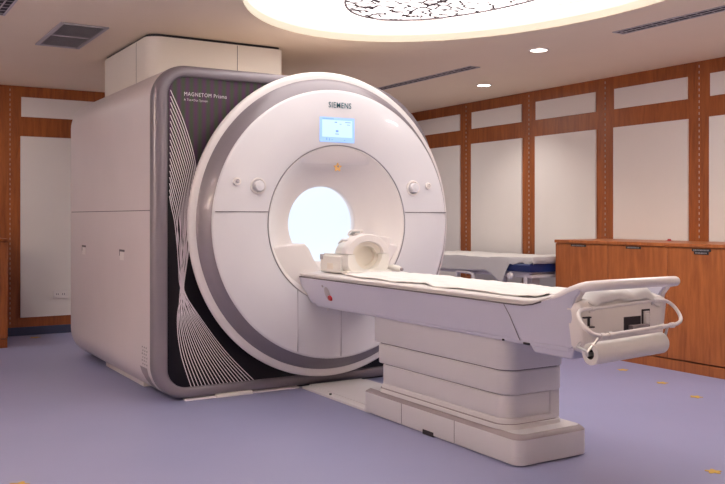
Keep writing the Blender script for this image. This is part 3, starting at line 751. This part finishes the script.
# upper shell: arch, sloping towards the head end
def arch(X, ro, ri, top, n=20):
    out = [(X, hyc+ro*math.cos(PI*k/n), split+.003+top*math.sin(PI*k/n)) for k in range(n+1)]
    out += [(X, hyc+ri*math.cos(PI*(n-k)/n), split+.003+(top-(ro-ri))*math.sin(PI*(n-k)/n)) for k in range(n+1)]
    return out
obj('upper_shell', MB().loft([arch(-5.07, .10, .085, .075), arch(-5.02, .125, .105, .10), arch(-4.95, .145, .12, .118), arch(-4.88, .155, .13, .124)]), 'coil', hc, ang=40)
obj('front_rim', MB().loft([arch(-4.885, .158, .118, .126), arch(-4.86, .166, .116, .130), arch(-4.815, .166, .114, .130), arch(-4.803, .158, .118, .124)]), 'cream', hc, ang=40)
obj('neck_pad', MB().loft([arch(-4.87, .112, .07, .09), arch(-4.83, .112, .075, .09)]), 'coil_in', hc)
mb = MB()
for k in (5, 10, 15):
    a = PI*k/20; mb.tube([(-4.86, hyc+.160*math.cos(a), split+.128*math.sin(a)), (-4.96, hyc+.145*math.cos(a), split+.130*math.sin(a)), (-5.05, hyc+.11*math.cos(a), split+.095*math.sin(a))], .010, 8)
each('coil_rib', mb, 'cream', hc)
mr_ = obj('mirror_frame', MB().tube([bez([(-4.99, hyc-.045, 1.080), (-4.95, hyc-.045, 1.108), (-4.95, hyc+.04, 1.108), (-4.99, hyc+.04, 1.080), (-4.99, hyc-.045, 1.080)], k/28) for k in range(28)], .0055, 8, closed=True), 'cream', hc)
obj('mirror', MB().add([(-4.985, hyc-.035, 1.083), (-4.955, hyc-.035, 1.103), (-4.955, hyc+.03, 1.103), (-4.985, hyc+.03, 1.083)], [(0, 1, 2, 3)]).add([(-4.987, hyc-.035, 1.080), (-4.957, hyc-.035, 1.100), (-4.957, hyc+.03, 1.100), (-4.987, hyc+.03, 1.080)], [(0, 3, 2, 1)]), 'clear', mr_)
obj('visor_panel', MB().loft([[(-4.90, hyc+.06, 1.06), (-4.90, hyc+.17, 1.045), (-4.90, hyc+.17, 1.00), (-4.90, hyc+.145, .97)], [(-4.81, hyc+.06, 1.08), (-4.81, hyc+.175, 1.065), (-4.81, hyc+.175, 1.00), (-4.81, hyc+.15, .97)]]), 'cream', hc, bevel=.006)
sb = obj('side_connector', MB().box(-5.13, -4.86, hyc-hw-.018, hyc-hw+.02, hzb, .945), 'coil', hc, bevel=.010, seg=3)
obj('connector_recess', MB().box(-5.03, -4.95, hyc-hw-.0195, hyc-hw-.01, .855, .895), 'coil_in', sb, bevel=.002)
each('latch', MB().box(-5.125, -5.09, hyc-hw-.022, hyc-hw-.005, .915, .950), 'greyp', sb, bevel=.003)
obj('base_flange', MB().box(-5.14, -4.785, hyc-hw-.008, hyc+hw+.008, hzb-.002, hzb+.016), 'coil', hc, bevel=.005)
cp = thing('coil_plug', 'white cable plug lying on the table right of the head coil', 'cable plug', (-4.80, 3.20, .835))
obj('plug_body', MB().tube([(-4.86, 3.185, .862), (-4.84, 3.192, .862), (-4.79, 3.21, .856), (-4.77, 3.218, .852)], [.016, .021, .021, .015], 12), 'coil', cp)
obj('plug_tip', MB().tube([(-4.772, 3.217, .852), (-4.755, 3.223, .850)], .010, 10), 'trim', cp)
obj('cable', MB().tube([bez([(-4.86, 3.185, .862), (-4.92, 3.175, .858), (-4.99, 3.168, .85), (-5.02, 3.145, .85)], k/12) for k in range(13)], .006, 8), 'coil', cp)

# ------------------------------------------------------------------ exam trolley by the wall
ct = thing('examination_trolley', 'navy padded trolley with white frame standing against the panelled wall', 'trolley', (-6.7, 5.72, 0))
tx0, tx1, ty0, ty1 = -7.85, -5.86, 5.36, 6.12
ct_y = ty0
obj('mattress', slab(MB(), tx0, -6.42, ty0, ty1, .05, (.695, .705, .790, .800), (.012, 0, 0, .012)), 'blue', ct, ang=50)
mb = MB(); P = [(-6.40, .693, .770), (-6.0, .695, .770), (tx1, .697, .772)]
rings = []
for x, a, b_ in P:
    rings.append([(x, y, z) for y, z in rrect(ty0, ty1, a, b_, .015, 4)])
obj('head_rest', MB().loft(rings), 'blue', ct, ang=50)
obj('frame', MB().tube([(tx0+.03, ty0+.06, .655), (tx1-.03, ty0+.06, .655), (tx1-.03, ty1-.03, .655), (tx0+.03, ty1-.03, .655)], .016, 10, closed=True), 'tube', ct)
obj('deck', MB().box(tx0+.03, tx1-.05, ty0+.04, ty1-.04, .668, .696), 'tube', ct, bevel=.004)
obj('side_rail', MB().tube([bez([(-6.93, ty0-.0, .56), (-6.93, ty0-.0, .635), (-6.89, ty0-.0, .652), (-6.76, ty0-.0, .652), (-6.68, ty0-.0, .635), (-6.66, ty0-.0, .56), (-6.66, ty0+.02, .40)], k/30) for k in range(31)], .016, 10), 'tube', ct)
obj('knob', MB().rev([(.0001, ty0-.035), (.028, ty0-.03), (.034, ty0-.01), (.02, ty0+.01)], 'Y', (-6.11, .655), 20), 'tube', ct)
for x in (-7.0, -5.98):
    for y in (ty0+.06, ty1-.06):
        lg = obj('leg', MB().tube([(x, y, .10), (x, y, .66)], .022, 10), 'tube', ct)
        obj('caster', MB().rev([(.0001, y-.015), (.045, y-.015), (.05, y), (.045, y+.015), (.0001, y+.015)], 'Y', (x, .0505), 20), 'dark', lg)
each('cross_bar', MB().tube([(-7.0, ty0+.06, .30), (-5.98, ty0+.06, .30)], .015, 8).tube([(-7.0, ty1-.06, .30), (-5.98, ty1-.06, .30)], .015, 8), 'tube', ct)
obj('control_box', MB().box(-6.02, -5.90, ty0+.06, ty0+.16, .42, .65), 'trim', ct, bevel=.005)
# sheet draped over the trolley: top + hanging front with a folded corner
mb = MB(); nx = 60; vs = []; fs = []
def hang(x):
    if x < -6.42: return .140+.010*math.sin(x*7)
    if x < -6.23: return .145+.12*(x+6.42)/.19
    if x < -6.13: return .265-.205*(x+6.23)/.10
    return .055+.012*math.sin(x*40)
ny = 16; nh = 8
for i in range(nx+1):
    x = -7.84+(1.985)*i/nx if i < nx-1 else -5.855+.004*(i-nx+1)
    dz_end = .060 if i == nx else 0
    zt = .812+.005*nz.noise(Vector((x*4, 0, 1)))
    if x > -6.41: zt = .819+(x+6.41)*.02
    for j in range(ny+1):
        v = j/ny
        yfr = ty0-.012 if x < -6.13 else ty0-.012+.05*min(1, (x+6.13)/.15)
        y = (ty1-.01)+(yfr-(ty1-.01))*v
        bump = .035*max(0, 1-abs(x+5.95)/.12)*(1-v) if x > -6.1 else 0
        vs.append((x, y, zt+abs(.010*nz.noise(Vector((x*6, y*6, 0))))+bump-dz_end))
    h = hang(x)
    for j in range(1, nh+1):
        v = j/nh
        h = .004 if i == nx else h
        if h > .001: vs.append((x, yfr-.002-.012*abs(nz.noise(Vector((x*8, v, 5))))*v, zt-dz_end-h*v))
        else:
            vs.append((x, yfr-.002*v, zt-.001*v))
W = ny+nh+1
for i in range(nx):
    for j in range(W-1): a = i*W+j; fs.append((a, a+1, a+W+1, a+W))
o = obj('draped_sheet', MB().add(vs, fs), 'sheet2', loc=(-7, ty0, .82), ang=70)
sd = o.modifiers.new('Solid', 'SOLIDIFY'); sd.thickness = .004; sd.offset = 0
tag(o, 'white sheet draped over the navy trolley with one corner folded down', 'sheet')

# ------------------------------------------------------------------ low cabinets on the right
ys = 5.60
cabx = [-5.784, -5.162, -4.545, -3.92, -3.30, -2.68]
lab = ['wooden low cabinet at the left end of the row, next to the trolley', 'wooden low cabinet second from the left end of the row', 'wooden low cabinet with a two-line black label, at the right edge of the photo',
       'wooden low cabinet beyond the right edge', 'last wooden low cabinet beyond the right edge']
txt = [('STATIONERY',), ('RECORDS',), ('EMERGENCY', 'SUPPLIES')]
lx = [(-5.588, -5.408), (-4.961, -4.805), (-4.315, -4.147)]
for i in range(3):
    a, b_ = cabx[i], cabx[i+1]
    t = thing('low_cabinet', lab[i], 'cabinet', ((a+b_)/2, 5.93, 0), 'low wooden cabinets along the right wall')
    obj('body', MB().box(a+.001, b_-.001, ys+.02, YR-.022, .084, .966), 'wood2', t, smooth=False)
    obj('plinth', MB().box(a+.001, b_-.001, ys, YR-.022, 0, .080), 'wood2', t, smooth=False)
    d = obj('door', MB().box(a+.0025, b_-.0025, ys, ys+.018, .092, .962), 'wood2', t, bevel=.0015, seg=1)
    u, v = lx[i]; rows = 2 if i == 2 else 1
    p = obj('label_plate', MB().box(u, v, ys-.003, ys+.001, .938, .958).box(u+.02 if rows == 2 else u, v-.02 if rows == 2 else v, ys-.003, ys+.001, .915 if rows == 2 else .938, .938), 'black', d, smooth=False)
    # unreadable fine print: short dashes
    mb = MB(); rr2 = random.Random(i)
    for r in range(rows):
        x = u+.015+(.018 if r else 0)
        while x < v-.02-(.018 if r else 0):
            w = rr2.uniform(.004, .009); mb.box(x, x+w, ys-.0036, ys-.003, .943-.022*r, .953-.022*r); x += w+.005
    obj('print', mb, 'labeltxt', p, smooth=False)
wt = obj('worktop', MB().box(cabx[0]-.004, -3.92, ys-.008, YR-.022, .967, .995), 'wood2', loc=(-4.8, 5.93, .967), bevel=.002)
tag(wt, 'long thin wooden worktop covering the row of low cabinets', 'worktop')
o = obj('cap', MB().rev([(.0001, 1.012), (.014, 1.011), (.017, .995)], 'Z', (-4.93, 6.10), 16).rev([(.017, .9952), (.03, .9952), (.03, .999), (.016, .999)], 'Z', (-4.93, 6.10), 16), 'red', loc=(-4.93, 6.10, .995))
tag(o, 'tiny dark red cap lying on the cabinet worktop', 'cap')

# ------------------------------------------------------------------ cabinet at far left edge
t = thing('low_cabinet', 'wooden low cabinet at the left edge of the photo beside the left wall', 'cabinet', (-8.85, .9, 0), 'low wooden cabinets')
obj('body', MB().box(XB+.022, -8.45, .12, 1.35, .084, .975), 'wood', t, smooth=False)
obj('plinth', MB().box(XB+.022, -8.45, .12, 1.35, 0, .080), 'wood', t, smooth=False)
for a, b_ in ((.122, .733), (.737, 1.35)): obj('door', MB().box(-8.45, -8.432, a, b_, .09, .965), 'wood', t, bevel=.0015, seg=1)
obj('top', MB().box(XB+.022, -8.425, .12, 1.355, .976, 1.0), 'wood', t, bevel=.002)

# wall socket
t = thing('wall_socket', 'white double wall socket low on the left wall panel beside the scanner', 'wall socket', (XB+.012, 1.988, .403))
sp_ = obj('face_plate', MB().box(XB+.012, XB+.022, 1.917, 2.060, .360, .446), 'cream', t, bevel=.003)
each('pin_hole', MB().box(XB+.0221, XB+.0226, 1.945, 1.951, .395, .412).box(XB+.0221, XB+.0226, 1.962, 1.968, .395, .412).box(XB+.0221, XB+.0226, 2.006, 2.012, .395, .412).box(XB+.0221, XB+.0226, 2.025, 2.031, .395, .412), 'seam', sp_, smooth=False)

# floor stickers
def flower(x, y, r, label, cols='yellow', rot=0):
    vs = [(x, y, .0025)]; n = 40
    for k in range(n):
        a = 2*PI*k/n; rr = r*(.78+.22*math.cos(5*a+rot)); vs.append((x+rr*math.cos(a), y+rr*math.sin(a), .0025))
    top = [(0, 1+k, 1+(k+1) % n) for k in range(n)]
    low = [(v[0], v[1], .0004) for v in vs]
    mb = MB().add(vs, top).add(low, [tuple(reversed(f)) for f in top])
    mb.f += [[1+k, 1+(k+1) % n, n+2+(k+1) % n, n+2+k] for k in range(n)]
    o = obj('floor_sticker', mb, cols, loc=(x, y, 0), smooth=False)
    return tag(o, label, 'sticker', 'yellow floor stickers')
flower(-4.095, .70, .05, 'yellow sticker on the floor at the bottom left corner of the photo')
flower(-9.02, 1.70, .055, 'yellow sticker on the floor at the foot of the left wall', 'yellow')
flower(-4.70, 5.272, .045, 'yellow floor sticker nearest the table foot, first of three before the cabinets', rot=1)
flower(-4.185, 5.10, .045, 'yellow floor sticker, middle one of three before the cabinets', rot=2)
flower(-3.741, 4.896, .045, 'yellow floor sticker, last to the right of three before the cabinets', rot=3)
flower(-2.60, 3.53, .04, 'dark yellow floor sticker alone near the bottom right corner', rot=.5)

# ------------------------------------------------------------------ world, camera
w = bpy.data.worlds.new('World'); bpy.context.scene.world = w; w.use_nodes = True
w.node_tree.nodes['Background'].inputs[0].default_value = (.5, .45, .5, 1); w.node_tree.nodes['Background'].inputs[1].default_value = .01
cd = bpy.data.cameras.new('camera'); cam = bpy.data.objects.new('camera', cd); C.objects.link(cam)
cd.sensor_fit = 'HORIZONTAL'; cd.sensor_width = 36; cd.lens = 36*862/725; cd.shift_y = -25/725; cd.clip_start = .05
cam.location = (0, 0, 1.2); cam.rotation_euler = (PI/2, 0, math.atan2(.853, .522))
bpy.context.scene.camera = cam
vs_ = bpy.context.scene.view_settings
vs_.view_transform = 'Standard'; vs_.look = 'None'; vs_.gamma = 1; vs_.use_curve_mapping = False; vs_.exposure = 0.12
